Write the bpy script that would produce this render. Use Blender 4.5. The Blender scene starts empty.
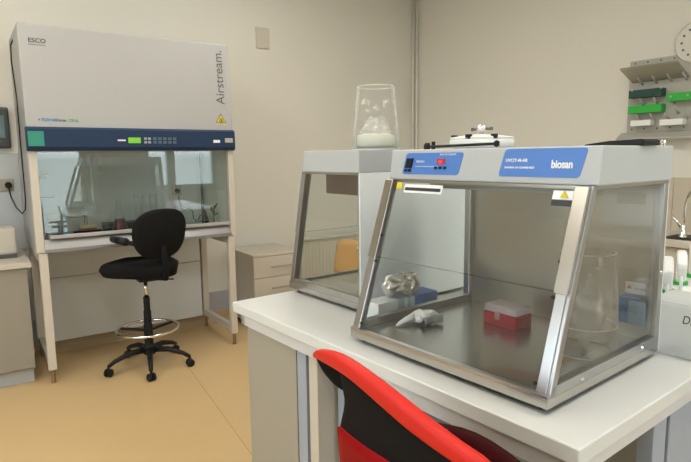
import bpy, bmesh, math, random
from mathutils import Vector, Matrix
random.seed(7)
SC = bpy.context.scene
COL = SC.collection
PI = math.pi

# ------------------------------------------------------------------ materials
def mat(name, color, rough=.5, metal=0, bump=0, bscale=60, var=0, vscale=4, coat=0, spec=.5, brushed=None, emit=None, estr=0):
    m = bpy.data.materials.new(name); m.use_nodes = True
    nt = m.node_tree; b = nt.nodes['Principled BSDF']
    b.inputs['Base Color'].default_value = (*color, 1)
    b.inputs['Roughness'].default_value = rough
    b.inputs['Metallic'].default_value = metal
    b.inputs['Specular IOR Level'].default_value = spec
    b.inputs['Coat Weight'].default_value = coat
    tc = nt.nodes.new('ShaderNodeTexCoord')
    if var:
        n = nt.nodes.new('ShaderNodeTexNoise'); n.inputs['Scale'].default_value = vscale; n.inputs['Detail'].default_value = 4
        nt.links.new(tc.outputs['Object'], n.inputs['Vector'])
        r = nt.nodes.new('ShaderNodeMapRange'); r.inputs['To Min'].default_value = 1 - var; r.inputs['To Max'].default_value = 1 + var
        nt.links.new(n.outputs['Fac'], r.inputs['Value'])
        x = nt.nodes.new('ShaderNodeVectorMath'); x.operation = 'SCALE'; x.inputs[0].default_value = color
        nt.links.new(r.outputs['Result'], x.inputs['Scale']); nt.links.new(x.outputs['Vector'], b.inputs['Base Color'])
    if bump:
        n = nt.nodes.new('ShaderNodeTexNoise'); n.inputs['Scale'].default_value = bscale; n.inputs['Detail'].default_value = 5
        nt.links.new(tc.outputs['Object'], n.inputs['Vector'])
        bp = nt.nodes.new('ShaderNodeBump'); bp.inputs['Strength'].default_value = bump; bp.inputs['Distance'].default_value = .002
        nt.links.new(n.outputs['Fac'], bp.inputs['Height']); nt.links.new(bp.outputs['Normal'], b.inputs['Normal'])
    if brushed:
        mp = nt.nodes.new('ShaderNodeMapping'); mp.inputs['Scale'].default_value = brushed
        nt.links.new(tc.outputs['Object'], mp.inputs['Vector'])
        n = nt.nodes.new('ShaderNodeTexNoise'); n.inputs['Scale'].default_value = 6; n.inputs['Detail'].default_value = 6
        nt.links.new(mp.outputs['Vector'], n.inputs['Vector'])
        r = nt.nodes.new('ShaderNodeMapRange'); r.inputs['To Min'].default_value = rough * .975; r.inputs['To Max'].default_value = rough * 1.025
        nt.links.new(n.outputs['Fac'], r.inputs['Value']); nt.links.new(r.outputs['Result'], b.inputs['Roughness'])
    if emit:
        b.inputs['Emission Color'].default_value = (*emit, 1); b.inputs['Emission Strength'].default_value = estr
    return m

def glassy(name, tint=(.97, .98, .97), ior=1.5, haze=0, hazecol=(.8, .8, .8), rough=0.0, edge=0):
    m = bpy.data.materials.new(name); m.use_nodes = True
    nt = m.node_tree; nt.nodes.clear()
    out = nt.nodes.new('ShaderNodeOutputMaterial')
    tr = nt.nodes.new('ShaderNodeBsdfTransparent'); tr.inputs['Color'].default_value = (*tint, 1)
    gl = nt.nodes.new('ShaderNodeBsdfGlossy'); gl.inputs['Roughness'].default_value = rough
    # Schlick reflectance, the same from both sides of the pane
    fc_ = nt.nodes.new('ShaderNodeLayerWeight'); fc_.inputs['Blend'].default_value = .5
    pw = nt.nodes.new('ShaderNodeMath'); pw.operation = 'POWER'; pw.inputs[1].default_value = 5
    nt.links.new(fc_.outputs['Facing'], pw.inputs[0])
    f0 = ((ior - 1) / (ior + 1)) ** 2
    fr = nt.nodes.new('ShaderNodeMath'); fr.operation = 'MULTIPLY_ADD'; fr.inputs[1].default_value = 1 - f0; fr.inputs[2].default_value = f0
    nt.links.new(pw.outputs[0], fr.inputs[0])
    mx = nt.nodes.new('ShaderNodeMixShader')
    nt.links.new(fr.outputs[0], mx.inputs[0]); nt.links.new(tr.outputs[0], mx.inputs[1]); nt.links.new(gl.outputs[0], mx.inputs[2])
    last = mx
    if haze or edge:
        d1 = nt.nodes.new('ShaderNodeBsdfDiffuse'); d1.inputs['Color'].default_value = (*hazecol, 1)
        d2 = nt.nodes.new('ShaderNodeBsdfTranslucent'); d2.inputs['Color'].default_value = (*hazecol, 1)
        df = nt.nodes.new('ShaderNodeMixShader'); df.inputs[0].default_value = .5
        nt.links.new(d1.outputs[0], df.inputs[1]); nt.links.new(d2.outputs[0], df.inputs[2])
        m2 = nt.nodes.new('ShaderNodeMixShader'); m2.inputs[0].default_value = haze
        if edge:
            lw = nt.nodes.new('ShaderNodeLayerWeight'); lw.inputs['Blend'].default_value = .25
            r = nt.nodes.new('ShaderNodeMapRange'); r.inputs['From Min'].default_value = .25; r.inputs['From Max'].default_value = 1
            r.inputs['To Min'].default_value = haze; r.inputs['To Max'].default_value = edge
            nt.links.new(lw.outputs['Facing'], r.inputs['Value']); nt.links.new(r.outputs['Result'], m2.inputs[0])
        nt.links.new(mx.outputs[0], m2.inputs[1]); nt.links.new(df.outputs[0], m2.inputs[2]); last = m2
    nt.links.new(last.outputs[0], out.inputs['Surface'])
    return m

def srgb(r, g, b):
    f = lambda c: (c / 255 / 12.92) if c / 255 <= .04045 else ((c / 255 + .055) / 1.055) ** 2.4
    return (f(r), f(g), f(b))

M = {}
M['wall'] = mat('wall_paint', (.73, .715, .655), .75, bump=.15, bscale=120, var=.015, vscale=2)
M['ceiling'] = mat('ceiling_paint', (.80, .79, .76), .85)
M['floor'] = mat('vinyl_floor', (.60, .425, .215), .38, var=.05, vscale=3, bump=.05, bscale=200)
M['seam'] = mat('floor_seam', (.46, .32, .16), .6)
M['cove'] = mat('vinyl_cove', (.50, .37, .22), .5)
M['skirt'] = mat('grey_skirting', (.42, .42, .45), .5)
M['splash'] = mat('splash_panel', (.47, .50, .52), .22, coat=.3)
M['white'] = mat('white_enamel', (.475, .505, .53), .35, var=.01)
M['whiteb'] = mat('bluish_white_enamel', (.86, .90, .93), .4, var=.01)
M['creaml'] = mat('pale_cream_enamel', (.60, .555, .48), .4, var=.01)
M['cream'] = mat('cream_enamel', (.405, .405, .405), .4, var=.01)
M['top'] = mat('white_laminate', (.665, .68, .67), .28, bump=.04, bscale=300)
M['lam'] = mat('grey_laminate', (.345, .325, .27), .45, var=.02)
M['lamw'] = mat('light_laminate', (.66, .66, .67), .45)
M['beige'] = mat('beige_laminate', (.55, .51, .44), .45, var=.02)
M['taupe'] = mat('taupe_laminate', (.30, .275, .23), .45, var=.02)
M['panel'] = mat('grey_panel', (.72, .75, .76), .5)
M['navy'] = mat('navy_plastic', (.014, .035, .085), .5, spec=.3, var=.05)
M['steel'] = mat('brushed_steel', (.46, .44, .40), .28, 1, brushed=(1, 1, 60))
M['steelh'] = mat('brushed_steel_floor', (.56, .55, .52), .24, 1, brushed=(3, 60, 3))
M['alu'] = mat('anodised_frame', (.50, .50, .50), .28, 1, brushed=(40, 40, 1))
M['chrome'] = mat('chrome', (.8, .8, .8), .12, 1)
M['bronze'] = mat('bronze_foot', (.36, .25, .18), .35, 1)
M['black'] = mat('black_plastic', (.009, .009, .010), .5, spec=.3)
M['padblack'] = mat('black_foam', (.005, .0045, .004), .95, spec=.1)
M['fabric'] = mat('black_fabric', (.009, .009, .0095), .95, bump=.6, bscale=400, spec=.2)
M['rubber'] = mat('dark_rubber', (.02, .02, .02), .6)
M['mesh'] = mat('dark_grey_mesh', (.008, .0065, .0055), .95, spec=.2, bump=.8, bscale=700)
M['red'] = mat('red_plastic', (.60, .018, .010), .5, spec=.3, bump=.1, bscale=300)
M['redshell'] = mat('red_shell', (.25, .001, .003), .5, spec=.1)
M['darkred'] = mat('dark_red_fabric', (.035, .002, .003), .95, bump=.5, bscale=500, spec=.15)
M['blue'] = mat('blue_label', (.085, .22, .62), .35)
M['labelw'] = mat('white_label', (.85, .87, .9), .5)
M['yellow'] = mat('yellow_label', (.75, .60, .02), .5)
M['ink'] = mat('dark_ink', (.03, .03, .035), .5)
M['inkg'] = mat('grey_ink', (.09, .09, .09), .5)
M['inkb'] = mat('blue_ink', (.03, .20, .45), .5)
M['inkgr'] = mat('green_ink', (.05, .32, .12), .5)
M['teal'] = mat('teal_sticker', (.03, .27, .20), .5)
M['lcd'] = mat('green_lcd', (.16, .42, .03), .4, emit=(.2, .6, .03), estr=.25)
M['led'] = mat('red_led', (.35, .01, .015), .3, emit=(.9, .02, .03), estr=.2)
M['glass'] = glassy('clear_glass', (.95, .975, .96), 1.5)
M['gshade'] = glassy('shaded_side_glass', (.87, .85, .82), 1.5, haze=.01, hazecol=(.6, .58, .55))  # tint paints in the dark steel reflections behind this pane
M['gfront'] = glassy('front_glass', (.95, .96, .95), 1.5, haze=.012)
M['sash'] = glassy('sash_glass', (.95, .98, .97), 1.85, haze=.05, hazecol=(.5, .6, .55))
M['win'] = glassy('window_glass', (.98, .99, .99), 1.45)
M['beaker'] = glassy('beaker_plastic', (.965, .97, .965), 1.35, haze=.05, edge=.75, hazecol=(.92, .92, .9))
M['rim'] = glassy('beaker_rim', (.9, .9, .9), 1.5, haze=.95, hazecol=(.95, .95, .93))
M['bag'] = glassy('plastic_bag', (.96, .96, .96), 2.0, haze=.32, edge=.7, hazecol=(.98, .98, .97), rough=.12)
M['granules'] = mat('white_granules', (.80, .80, .70), .7, bump=1, bscale=150)
M['foil'] = mat('crumpled_foil', (.72, .70, .66), .22, .9, bump=.8, bscale=40)
M['pink'] = glassy('red_rack_plastic', (.55, .02, .05), 1.45, haze=.85, hazecol=(.62, .008, .05))
M['clearlid'] = glassy('clear_lid', (.93, .85, .87), 1.5, haze=.35, hazecol=(.82, .76, .78))
M['wine'] = mat('dark_red_liquid', (.14, .004, .012), .15)
M['amber'] = mat('pale_yellow', (.62, .50, .26), .5)
M['wood'] = mat('plywood', (.62, .35, .11), .4, var=.12, vscale=6)
M['green'] = mat('bright_green_plastic', (.03, .42, .05), .4)
M['dgreen'] = mat('dark_green_plastic', (.012, .06, .045), .4)
M['acryl'] = glassy('smoky_acrylic', (.72, .70, .64), 1.5, haze=.42, hazecol=(.66, .64, .58))
M['peg'] = mat('grey_peg_plastic', (.50, .50, .48), .4)
M['pegb'] = mat('pegboard_plastic', (.42, .41, .37), .4, var=.05)
M['tile'] = mat('cream_tile', (.60, .54, .44), .2, coat=.3)
M['white2'] = mat('white_plastic', (.82, .83, .82), .4)
M['fillw'] = mat('fill_diffuser', (.9, .9, .9), .5, emit=(1, .95, .86), estr=9.0)  # glow of the added ceiling fill panels
M['devdark'] = mat('dark_device', (.05, .055, .06), .4)
M['devscr'] = mat('blue_grey_display', (.10, .17, .20), .2, coat=.5)
M['rad'] = mat('radiator_enamel', (.68, .65, .56), .4)
M['leaf'] = mat('leaf_green', (.03, .08, .02), .6)

# ------------------------------------------------------------------ builders
class B:
    def __init__(s): s.bm = bmesh.new()
    def poly(s, vs, fs):
        v = [s.bm.verts.new(p) for p in vs]
        for f in fs:
            try: s.bm.faces.new([v[i] for i in f])
            except ValueError: pass
        return s
    def box(s, x0, x1, y0, y1, z0, z1, mtx=None):
        p = [(x, y, z) for z in (z0, z1) for y in (y0, y1) for x in (x0, x1)]
        if mtx is not None: p = [mtx @ Vector(q) for q in p]
        return s.poly(p, [(0, 2, 3, 1), (4, 5, 7, 6), (0, 1, 5, 4), (2, 6, 7, 3), (0, 4, 6, 2), (1, 3, 7, 5)])
    def prism(s, prof, a, b, axis='x'):
        n = len(prof)
        def P(t, q):
            return {'x': (t, q[0], q[1]), 'y': (q[0], t, q[1]), 'z': (q[0], q[1], t)}[axis]
        return s.poly([P(a, q) for q in prof] + [P(b, q) for q in prof],
                      [tuple(range(n))[::-1], tuple(range(n, 2 * n))] + [(i, (i + 1) % n, n + (i + 1) % n, n + i) for i in range(n)])
    def tube(s, pts, r, seg=10, closed=False):
        pts = [Vector(p) for p in pts]; n = len(pts); rings = []
        rr = r if isinstance(r, (list, tuple)) else [r] * n
        up = None
        for i, p in enumerate(pts):
            if closed: t = pts[(i + 1) % n] - pts[i - 1]
            else: t = pts[min(i + 1, n - 1)] - pts[max(i - 1, 0)]
            t.normalize()
            if up is None: up = Vector((0, 0, 1)) if abs(t.z) < .9 else Vector((1, 0, 0))
            a = t.cross(up)
            if a.length < 1e-4: a = t.cross(Vector((0, 1, 0)))
            a.normalize(); b = a.cross(t).normalized(); up = b
            rings.append([s.bm.verts.new(p + (a * math.cos(k * 2 * PI / seg) + b * math.sin(k * 2 * PI / seg)) * rr[i]) for k in range(seg)])
        m = n if closed else n - 1
        for i in range(m):
            A_, B_ = rings[i], rings[(i + 1) % n]
            for k in range(seg):
                s.bm.faces.new([A_[k], A_[(k + 1) % seg], B_[(k + 1) % seg], B_[k]])
        if not closed:
            s.bm.faces.new(rings[0][::-1]); s.bm.faces.new(rings[-1])
        return s
    def lathe(s, prof, c=(0, 0, 0), seg=28, closed_ends=True, mtx=None):
        rings = []
        for r, z in prof:
            ring = []
            for k in range(seg):
                a = k * 2 * PI / seg
                p = Vector((c[0] + max(r, 1e-4) * math.cos(a), c[1] + max(r, 1e-4) * math.sin(a), c[2] + z))
                ring.append(s.bm.verts.new(mtx @ p if mtx is not None else p))
            rings.append(ring)
        for A_, B_ in zip(rings, rings[1:]):
            for k in range(seg): s.bm.faces.new([A_[k], A_[(k + 1) % seg], B_[(k + 1) % seg], B_[k]])
        if closed_ends:
            s.bm.faces.new(rings[0][::-1]); s.bm.faces.new(rings[-1])
        return s
    def grid(s, fn, nu, nv):
        v = [[s.bm.verts.new(fn(i / nu, j / nv)) for i in range(nu + 1)] for j in range(nv + 1)]
        for j in range(nv):
            for i in range(nu): s.bm.faces.new([v[j][i], v[j][i + 1], v[j + 1][i + 1], v[j + 1][i]])
        return s

def link(name, me, m, parent):
    o = bpy.data.objects.new(name, me); COL.objects.link(o)
    if m: me.materials.append(m)
    if parent is not None: o.parent = parent
    return o
def obj(name, b, m, parent=None, bevel=0, smooth=False, solid=0, sub=0, loc=None, seg=2):
    bmesh.ops.recalc_face_normals(b.bm, faces=b.bm.faces)
    me = bpy.data.meshes.new(name); b.bm.to_mesh(me); b.bm.free()
    if smooth:
        for p in me.polygons: p.use_smooth = True
    o = link(name, me, m, parent)
    if loc: o.location = loc
    if solid:
        s = o.modifiers.new('s', 'SOLIDIFY'); s.thickness = solid; s.offset = 0
    if sub:
        s = o.modifiers.new('u', 'SUBSURF'); s.levels = sub; s.render_levels = sub
    if bevel:
        s = o.modifiers.new('b', 'BEVEL'); s.width = bevel; s.segments = seg; s.limit_method = 'ANGLE'; s.angle_limit = .6
    return o
def tag(o, label, cat, group=None):
    o['label'] = label; o['category'] = cat
    if group: o['group'] = group
    return o
def thing(name, label, cat, loc=(0, 0, 0), rz=0, group=None):
    o = bpy.data.objects.new(name, None); COL.objects.link(o); o.empty_display_size = .05
    o.location = loc; o.rotation_euler = (0, 0, rz)
    return tag(o, label, cat, group)
def struct(name, b, m, parent=None, loc=None, rz=0, bevel=0, **k):
    o = obj(name, b, m, parent, bevel, **k)
    if loc is not None: o.location = loc; o.rotation_euler = (0, 0, rz)
    if parent is None: o['kind'] = 'structure'
    return o
def text(name, s, size, m, parent, loc, rot, extrude=.0004, align='LEFT', shear=0, xs=1, bold=0):
    cu = bpy.data.curves.new(name, 'FONT'); cu.body = s; cu.size = size; cu.extrude = extrude; cu.align_x = align; cu.shear = shear
    cu.offset = bold
    t = bpy.data.objects.new('tmp', cu); COL.objects.link(t)
    bpy.context.view_layer.update()
    me = bpy.data.meshes.new_from_object(t.evaluated_get(bpy.context.evaluated_depsgraph_get()))
    bpy.data.objects.remove(t); bpy.data.curves.remove(cu)
    me.transform(Matrix.Diagonal((xs, 1, 1, 1)))
    me.materials.clear()
    o = link(name, me, m, parent); o.location = loc; o.rotation_euler = rot
    return o
def copy_tree(o, parent=None):
    c = o.copy(); COL.objects.link(c)
    if parent is not None: c.parent = parent
    for ch in list(o.children): copy_tree(ch, c)
    return c

# ------------------------------------------------------------------ frames (metres)
H = 1.4481
A_O, A_YAW = Vector((-1.9158, 3.4483, 0)), .6036        # frame of the left wall and clean-air cabinet
T_O, T_YAW = Vector((-.4384, 2.07, 0)), -.9021          # frame of the island table
U_O, U_YAW = Vector((.0108, 1.6027, 0)), -.8901         # frame of the near cabinet
def fr(o, yaw, x, y, z=0):
    return Vector((o.x + x * math.cos(yaw) - y * math.sin(yaw), o.y + x * math.sin(yaw) + y * math.cos(yaw), z))
def aF(x, y, z=0): return fr(A_O, A_YAW, x, y, z)
def tF(x, y, z=0): return fr(T_O, T_YAW, x, y, z)
def uF(x, y, z=0): return fr(U_O, U_YAW, x, y, z)
WY = .72; CX = 3.756
W_O, W_YAW = aF(CX, WY), A_YAW - PI / 2                  # right wall: its x runs towards the camera's right
def wF(x, y, z=0): return fr(W_O, W_YAW, x, y, z)
CEIL = 3.25; X0, Y0 = -3.0, -5.8
LY0, LY1, LZ0, LZ1 = -4.9, -1.5, .95, 2.2
AR = (0, 0, A_YAW); WR = (0, 0, W_YAW)

# ------------------------------------------------------------------ room shell (in the A frame)
def roomobj(name, b, m, **k): return struct(name, b, m, loc=A_O, rz=A_YAW, **k)
fl = roomobj('floor', B().box(X0 - .15, CX + .15, Y0 - .2, WY + .15, -.1, 0), M['floor'])
sm = struct('floor_seam', B().box(-.0025, .0025, -2.6, 1.2, 0, .0006), M['seam'], loc=aF(.74, -.92), rz=0)
sm.name = 'trim_1'; sm.rotation_euler = (0, 0, A_YAW - .101)
roomobj('ceiling', B().box(X0 - .15, CX + .15, Y0 - .2, WY + .15, CEIL, CEIL + .1), M['ceiling'])
roomobj('wall_left', B().box(X0 - .15, CX + .15, WY, WY + .15, 0, CEIL), M['wall'])
roomobj('wall_right', B().box(CX, CX + .15, Y0 - .2, WY, 0, CEIL), M['wall'])
roomobj('wall_far_left', B().box(X0 - .15, X0, Y0 - .2, LY0, 0, CEIL).box(X0 - .15, X0, LY1, WY, 0, CEIL).box(X0 - .15, X0, LY0, LY1, 0, LZ0).box(X0 - .15, X0, LY0, LY1, LZ1, CEIL), M['wall'])
wl = B(); xa, xb = X0 - .12, X0 - .03
wl.box(xa, xb, LY0, LY1, LZ0, LZ0 + .07).box(xa, xb, LY0, LY1, LZ1 - .07, LZ1)
for yq in (LY0, (LY0 * 2 + LY1) / 3, (LY0 + 2 * LY1) / 3, LY1 - .07): wl.box(xa, xb, yq, yq + .07, LZ0 + .07, LZ1 - .07)
wl = roomobj('added_window', wl, M['white'])  # unseen window, added to light the cabinet fronts from the left
obj('pane', B().box(X0 - .08, X0 - .075, LY0 + .07, LY1 - .07, LZ0 + .07, LZ1 - .07), M['win'], wl)
# wall behind the camera with a balcony door and a window
DX0, DX1, DZ1 = .28, 1.42, 2.10
NX0, NX1, NZ0, NZ1 = 2.22, 3.5, .92, 1.95
wb = B()
wb.box(X0 - .15, DX0, Y0 - .2, Y0, 0, CEIL).box(DX1, NX0, Y0 - .2, Y0, 0, CEIL).box(NX1, CX + .15, Y0 - .2, Y0, 0, CEIL)
wb.box(DX0, DX1, Y0 - .2, Y0, DZ1, CEIL).box(NX0, NX1, Y0 - .2, Y0, 0, NZ0).box(NX0, NX1, Y0 - .2, Y0, NZ1, CEIL)
roomobj('wall_back', wb, M['wall'])
def window(name, x0, x1, z0, z1, mulls, fw=.07, wide=None):
    b = B(); ya, yb = Y0 - .12, Y0 - .02
    b.box(x0, x1, ya, yb, z0, z0 + fw).box(x0, x1, ya, yb, z1 - fw, z1).box(x0, x0 + fw, ya, yb, z0, z1).box(x1 - fw, x1, ya, yb, z0, z1)
    for (a, c) in mulls: b.box(a, c, ya, yb, z0 + fw, z1 - fw)
    w = roomobj(name, b, M['white'])
    g = obj('pane', B().box(x0 + fw, x1 - fw, Y0 - .075, Y0 - .07, z0 + fw, z1 - fw), M['win'], w)
    return w
window('window_1', DX0, DX1, .04, DZ1, [(1.20, 1.36)])
window('window_2', NX0, NX1, NZ0, NZ1, [(2.60, 2.74)])
roomobj('trim_2', B().box(NX0 - .05, NX1 + .05, Y0 - .02, Y0 + .12, NZ0 - .03, NZ0), M['white'])
# skirting
roomobj('baseboard_left', B().box(-.04, CX - .02, WY - .012, WY, 0, .265), M['skirt'], bevel=.002)
roomobj('trim_3', B().prism([(WY - .012, 0), (WY - .012, .09), (WY - .018, .09), (WY - .03, .03), (WY - .09, 0)], -.04, CX - .02), M['cove'])
roomobj('baseboard_right', B().box(CX - .012, CX, Y0, WY - .02, 0, .09), M['cove'])
roomobj('trim_4', B().box(X0, -.035, WY - .008, WY, .80, 1.50), M['splash'], bevel=.002)
# tiled splashback by the sink: tiles with joints
tb = B()
tw, th = .20, .1995
x = 2.55
while x < 5.9:
    for k in range(3):
        tb.box(x + .0015, x + tw - .0015, -.010, 0, .681 + k * th + .0015, .681 + (k + 1) * th - .0015)
    x += tw
tt = struct('trim_5', tb, M['tile'], loc=W_O, rz=W_YAW, bevel=.001)
# corner heating pipe
struct('trim_6', B().tube([(.035, -.05, 0), (.035, -.05, CEIL)], .012, 12).tube([(.085, -.04, 0), (.085, -.04, CEIL)], .009, 12), M['wall'], loc=W_O, rz=W_YAW, smooth=True)

# ------------------------------------------------------------------ Class II clean-air cabinet on its stand
ac = thing('biosafety_cabinet', 'tall cream clean-air cabinet with navy control band on an open stand', 'laboratory cabinet', A_O, A_YAW)
XL, XR, YB = -.035, 1.31, .67
obj('hood', B().prism([(-.005, 1.62), (.045, 2.275), (YB, 2.275), (YB, 1.50), (.03, 1.50), (.03, 1.62)], XL, XR), M['cream'], ac, bevel=.006)
band = obj('control_band', B().prism([(-.022, 1.505), (-.034, 1.53), (-.030, 1.64), (-.005, 1.655), (.03, 1.65), (.03, 1.505)], XL - .006, XR + .006), M['navy'], ac, bevel=.004)
obj('status_display', B().box(.552, .632, -.036, -.030, 1.555, 1.592), M['lcd'], band)
obj('maker_mark', B().box(.485, .535, -.0362, -.030, 1.568, 1.578), M['labelw'], band)
kb = B()
for i in range(5):
    for j in range(2): kb.box(.715 + i * .034, .738 + i * .034, -.0365, -.030, 1.552 + j * .025, 1.570 + j * .025)
obj('keypad', kb, mat('key_grey', (.09, .14, .20), .5), band)
kb = B()
for i in range(2):
    for j in range(2): kb.box(.655 + i * .026, .673 + i * .026, -.0365, -.030, 1.553 + j * .024, 1.569 + j * .024)
obj('status_lamps', kb, mat('key_light', (.35, .4, .45), .5), band)
obj('rating_label', B().box(1.145, 1.195, -.0365, -.030, 1.560, 1.580), M['labelw'], band)
obj('rating_label', B().box(1.235, 1.295, -.0365, -.030, 1.562, 1.594), mat('silver_label', (.45, .45, .42), .5), band)
obj('teal_sticker', B().box(-.032, .055, -.0368, -.030, 1.535, 1.625), M['teal'], band)['label'] = 'small teal sticker'
# side columns, inner chamber
obj('side_column', B().prism([(.0, .865), (.0, 1.505), (.07, 1.505), (.07, .865)], XL, .012), M['creaml'], ac, bevel=.003)
obj('side_column', B().prism([(.0, .865), (.0, 1.505), (.07, 1.505), (.07, .865)], 1.268, XR), M['creaml'], ac, bevel=.003)
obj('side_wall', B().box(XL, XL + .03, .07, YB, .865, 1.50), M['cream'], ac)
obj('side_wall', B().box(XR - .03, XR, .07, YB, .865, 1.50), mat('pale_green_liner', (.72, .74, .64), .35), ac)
obj('back_liner', B().box(XL + .03, XR - .03, .60, YB, .865, 1.50), mat('grey_liner', (.78, .79, .78), .35), ac)
obj('work_surface', B().box(XL + .03, XR - .03, .03, .60, .90, .925), M['steelh'], ac)
obj('front_drain', B().prism([(-.012, .862), (-.012, .885), (.02, .945), (.03, .945), (.03, .862)], .012, 1.268), mat('drain_steel', (.34, .34, .35), .4, 1), ac, bevel=.002)['label'] = 'polished steel drain front'
obj('front_bar', B().box(.045, 1.262, -.006, .022, .948, .972), M['cream'], ac, bevel=.004)
obj('sash_window', B().prism([(.036, .985), (.036, 1.51), (.041, 1.51), (.041, .985)], .012, 1.268), M['sash'], ac)
obj('corner_strip', B().box(1.262, 1.272, .58, .60, .925, 1.50), M['rubber'], ac)
sock = obj('socket', B().box(1.02, 1.095, .585, .60, 1.15, 1.225), M['amber'], ac, bevel=.004)
obj('plug', B().lathe([(.018, 0), (.018, .03), (.008, .035)], mtx=Matrix.Translation((1.055, .585, 1.188)) @ Matrix.Rotation(PI / 2, 4, 'X')), M['black'], sock)
# stand
for (a, b_, c_, d_, e_, f_) in ((-.024, .024, .046, .60, .80, .86), (1.246, 1.294, .046, .60, .80, .86), (-.02, .02, .045, .60, .10, .15), (1.25, 1.29, .045, .60, .10, .15), (.025, 1.245, .605, .612, .80, .86)):
    obj('stand_rail', B().box(a, b_, c_, d_, e_, f_), M['creaml'], ac, bevel=.003)

for sx in (0, 1.27):
    for sy in (0, .60):
        l = obj('leg', B().box(sx - .025, sx + .025, sy, sy + .045, .09, .86), M['creaml'], ac, bevel=.003)
        obj('foot', B().lathe([(.016, .0), (.016, .008), (.013, .01), (.013, .09)], (sx, sy + .022, 0), 14), M['bronze'], l, smooth=False)['label'] = 'bronze-coloured adjustable foot'
obj('back_panel', B().box(.03, 1.235, .615, .63, .097, .577).box(.03, 1.235, .615, .63, .582, .80), M['panel'], ac, bevel=.001)
# lettering on the hood front: the slope leans back 4.4 degrees
def hoodp(x, z): return (x, -.005 + (z - 1.62) * .05 / .655 - .0015, z)
tilt = PI / 2 - .076
text('lettering', 'ESCO', .036, M['ink'], ac, hoodp(.018, 2.165), (tilt, 0, 0), bold=.0004, xs=1.1)['label'] = 'black maker lettering'
text('lettering', 'The Science of Purity', .011, M['ink'], ac, hoodp(.018, 2.147), (tilt, 0, 0))
tx = text('lettering', 'Airstream.', .092, M['inkg'], ac, (0, 0, 0), (0, 0, 0), xs=1)
tx.matrix_local = Matrix.Translation(hoodp(1.262, 1.84)) @ Matrix.Rotation(tilt, 4, 'X') @ Matrix.Rotation(PI / 2, 4, 'Z')
for i, (s, x, mm, sz) in enumerate([('\u25cf', .03, M['inkb'], .02), ('TUV', .052, M['inkb'], .026), ('NSF', .108, M['inkb'], .024), ('BS EN', .150, M['inkg'], .016), ('CE', .205, M['inkgr'], .024), ('UL', .238, M['inkgr'], .022)]):
    if i == 0: obj('certification_mark', B().box(.036, .046, hoodp(0, 1.70)[1], hoodp(0, 1.70)[1] + .002, 1.692, 1.702), mm, ac)
    else: text('certification_mark', s, sz, mm, ac, hoodp(x, 1.688), (tilt, 0, 0), bold=.0008)
# biohazard triangle
tr = B(); c = (1.225, 1.728)
def tri(b, r0, y0, y1, cc, scale=1):
    pts = [(cc[0] + r0 * math.cos(a), cc[1] + r0 * math.sin(a) * .92) for a in (PI / 2, PI / 2 + 2 * PI / 3, PI / 2 + 4 * PI / 3)]
    return b.poly([(p[0], y0, p[1]) for p in pts] + [(p[0], y1, p[1]) for p in pts], [(0, 1, 2), (3, 5, 4), (0, 3, 4, 1), (1, 4, 5, 2), (2, 5, 3, 0)])
yy = hoodp(0, 1.725)[1]
bt = obj('hazard_sign', tri(B(), .047, yy - .001, yy + .004, c), M['ink'], ac)
obj('sign_field', tri(B(), .040, yy - .002, yy, c), M['yellow'], bt)
bs = B()
for k in range(3):
    a = PI / 2 + k * 2 * PI / 3
    cx, cz = c[0] + .0085 * math.cos(a), c[1] - .002 + .0085 * math.sin(a)
    bs.tube([(cx + .0075 * math.cos(t * PI / 6), yy - .003, cz + .0075 * math.sin(t * PI / 6)) for t in range(12)], .0018, 6, True)
obj('biohazard_mark', bs, M['ink'], bt)
for xx in (1.185, 1.238): obj('sign_caption', B().box(xx, xx + .027, yy - .001, yy + .003, 1.690, 1.698), M['yellow'], bt)
# power cable
tag(obj('power_cable', B().tube([(.01, .45, 2.23), (-.03, .36, 2.235), (-.05, .34, 2.19), (-.056, .32, 2.09), (-.050, .31, 1.95), (-.046, .30, 1.838), (-.047, .30, 1.65), (-.047, .30, 1.386), (-.046, .31, 1.187), (-.05, .34, 1.12), (-.062, .45, 1.085), (-.085, .58, 1.12), (-.105, .68, 1.19), (-.115, .69, 1.262)], .0045, 8), M['black'], smooth=True, loc=A_O), 'thin black power cable hanging down the left side of the clean-air cabinet to the socket', 'cable').rotation_euler = AR
ws = thing('wall_socket', 'grey wall socket with a black plug, at the left edge beside the clean-air cabinet', 'socket', aF(-.125, WY - .008, 1.275), A_YAW)
obj('faceplate', B().box(-.045, .045, -.012, 0, -.045, .045), M['lam'], ws, bevel=.006)
obj('plug', B().lathe([(.022, 0), (.022, .02), (.012, .032)], mtx=Matrix.Translation((.01, -.012, 0)) @ Matrix.Rotation(PI / 2, 4, 'X')), M['black'], ws)
dv = thing('wall_controller', 'dark grey wall controller with a bluish display above the left counter', 'control box', aF(-.075, WY, 1.535), A_YAW)
obj('housing', B().box(-.30, 0, -.05, 0, 0, .285), M['devdark'], dv, bevel=.012)
obj('display', B().box(-.25, -.03, -.054, -.05, .07, .23), M['devscr'], dv, bevel=.004)
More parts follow.
